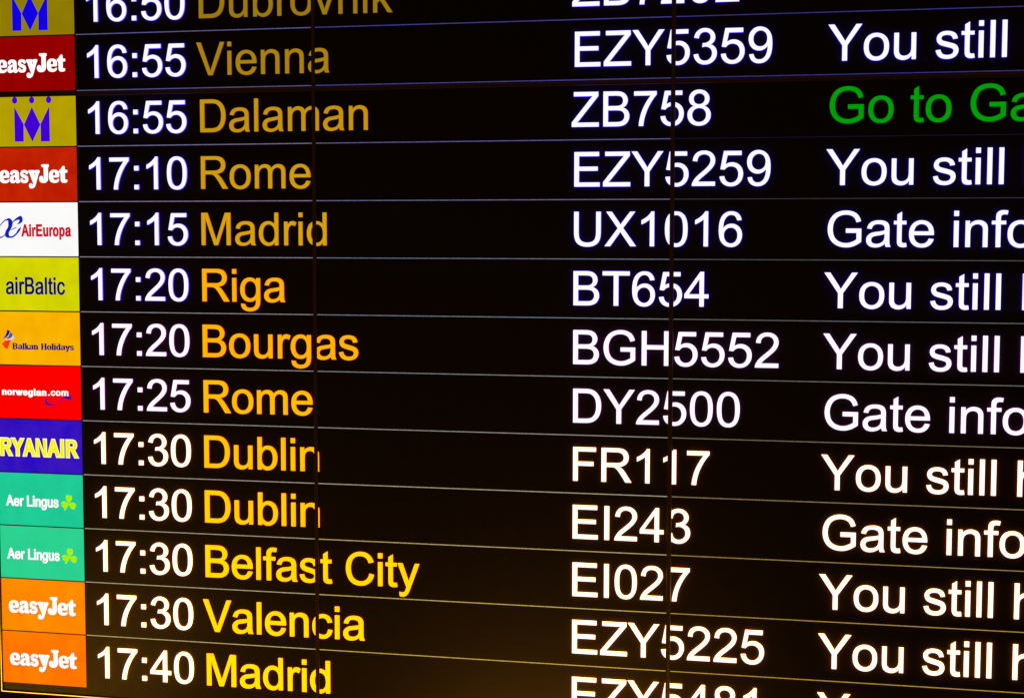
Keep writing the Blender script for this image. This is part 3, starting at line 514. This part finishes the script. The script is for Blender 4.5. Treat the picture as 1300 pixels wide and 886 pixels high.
def bk(x, y): return (-1.62+x*0.001372, 5.346+(y-275)*0.00124)
mark('emblem', [poly([bk(118, 275), bk(155, 297), bk(140, 345), bk(100, 390), bk(45, 412), bk(85, 370), bk(105, 325)])], glow((30, 4, 150), (1, 1, 1), 0.05), t, label='dark blue and teal sail stripes')
mark('emblem', [poly([bk(165, 315), bk(195, 345), bk(180, 385), bk(130, 412), bk(95, 413), bk(135, 380)])], glow((20, 95, 150), (1, 1, 1), 0.05), t)
mark('emblem', [poly([bk(200, 362), bk(214, 400), bk(200, 424), bk(135, 422), bk(175, 400)]), poly([bk(90, 418), bk(205, 426), bk(190, 432), bk(90, 430)])], glow((205, 215, 245), (1, 1, 1), 0.05), t)
mark('emblem', [poly([bk(180, 433), bk(150, 462), bk(130, 520), bk(112, 566), bk(72, 545), bk(36, 490), bk(80, 445), bk(130, 431)])], glow((250, 60, 10), (1, 1, 1), 0.05), t, label='orange red lower half of the sail sign')
t = tile(6, (255, 0, 0), (250, 2, 0), 'bright red tile with small wide white lettering')
mark('lettering', fitted('norwegian', -1.594, -0.694, 6.556, 0.086, 53, 5.2, 3.0, 9)+fitted('.com', -0.655, -0.25, 6.549, 0.086, 53, 3.6, 2.4, 8), WHITE, t, y1=-0.0012)
mark('emblem', [ribbon([(-0.690, 6.598, .012), (-0.706, 6.64, .035), (-0.695, 6.69, .05), (-0.64, 6.718, .035), (-0.545, 6.722, .01)]),
                ribbon([(-0.545, 6.722, .01), (-0.45, 6.67, .01), (-0.36, 6.60, .02), (-0.30, 6.572, .03)]),
                poly([(-0.35, 6.578), (-0.29, 6.548), (-0.25, 6.568), (-0.17, 6.522), (-0.205, 6.582), (-0.17, 6.612), (-0.26, 6.618)])],
     glow((60, 8, 150), (1, 1, 1), 0.05), t, step=0.00002)
t = tile(7, (44, 12, 192), (62, 24, 186), 'violet blue tile with big yellow capitals edged in white')
mark('lettering_outline', fitted('RYANAIR', -1.66, -0.055, 7.682, 0.335, 78, 9.0, 5.0, 9.5), WHITE, t, y1=-0.0009)
mark('lettering', fitted('RYANAIR', -1.66, -0.055, 7.682, 0.335, 78, 6.4, 2.6, 9.5, fit_to=9.0), glow((255, 246, 0), (1, 1, 1), 0.0), t, y1=-0.0013)
def shamrock(k, rgb):
    m = glow(rgb, (1, 1, 1), 0.08)
    c = (-0.292, k+.545)
    def leaf(a, s):
        p = []
        for i in range(20):
            q = 2*math.pi*i/20
            rr = s*(0.62+0.16*math.cos(2*q)) if math.cos(q) > 0 else s*0.62*abs(math.cos(q))**0.2
            x, y = s*0.62+s*0.52*math.cos(q)-(0.10*s if abs(q) < 0.2 or abs(q-2*math.pi) < 0.2 else 0), s*0.56*math.sin(q)*(0.75+0.25*math.cos(q))
            p.append((c[0]+x*math.cos(a)-y*math.sin(a), c[1]+x*math.sin(a)+y*math.cos(a)))
        return poly(p)
    return [leaf(-math.pi/2+0.12, .142), leaf(math.pi*0.14, .142), leaf(math.pi*0.92, .13),
            ribbon([(c[0], c[1], .02), (c[0]-.03, c[1]+.06, .024), (c[0]-.085, c[1]+.125, .034)])], m
for k, a, b, lb in ((8, (34, 206, 152), (30, 198, 146), 'teal green tile with white lettering and lime shamrock, under the violet tile'), (9, (48, 212, 146), (42, 206, 142), 'paler teal green tile with shamrock, over the orange tiles')):
    t = tile(k, a, b, lb)
    mark('lettering', fitted('Aer Lingus', -1.563, -0.49, k+0.629, 0.193, 71.6, 3.6, 2.2, 2.5), WHITE, t)
    g, m = shamrock(k, (174, 252, 0))
    mark('emblem', g, m, t, step=0.00002, label='lime green shamrock')
t = tile(10, (255, 144, 0), (255, 132, 0), 'orange tile with soft white lettering, upper of the two'); soft(10, t)
t = tile(11, (255, 128, 0), (255, 112, 0), 'deep orange tile with soft white lettering, last in the column'); soft(11, t)
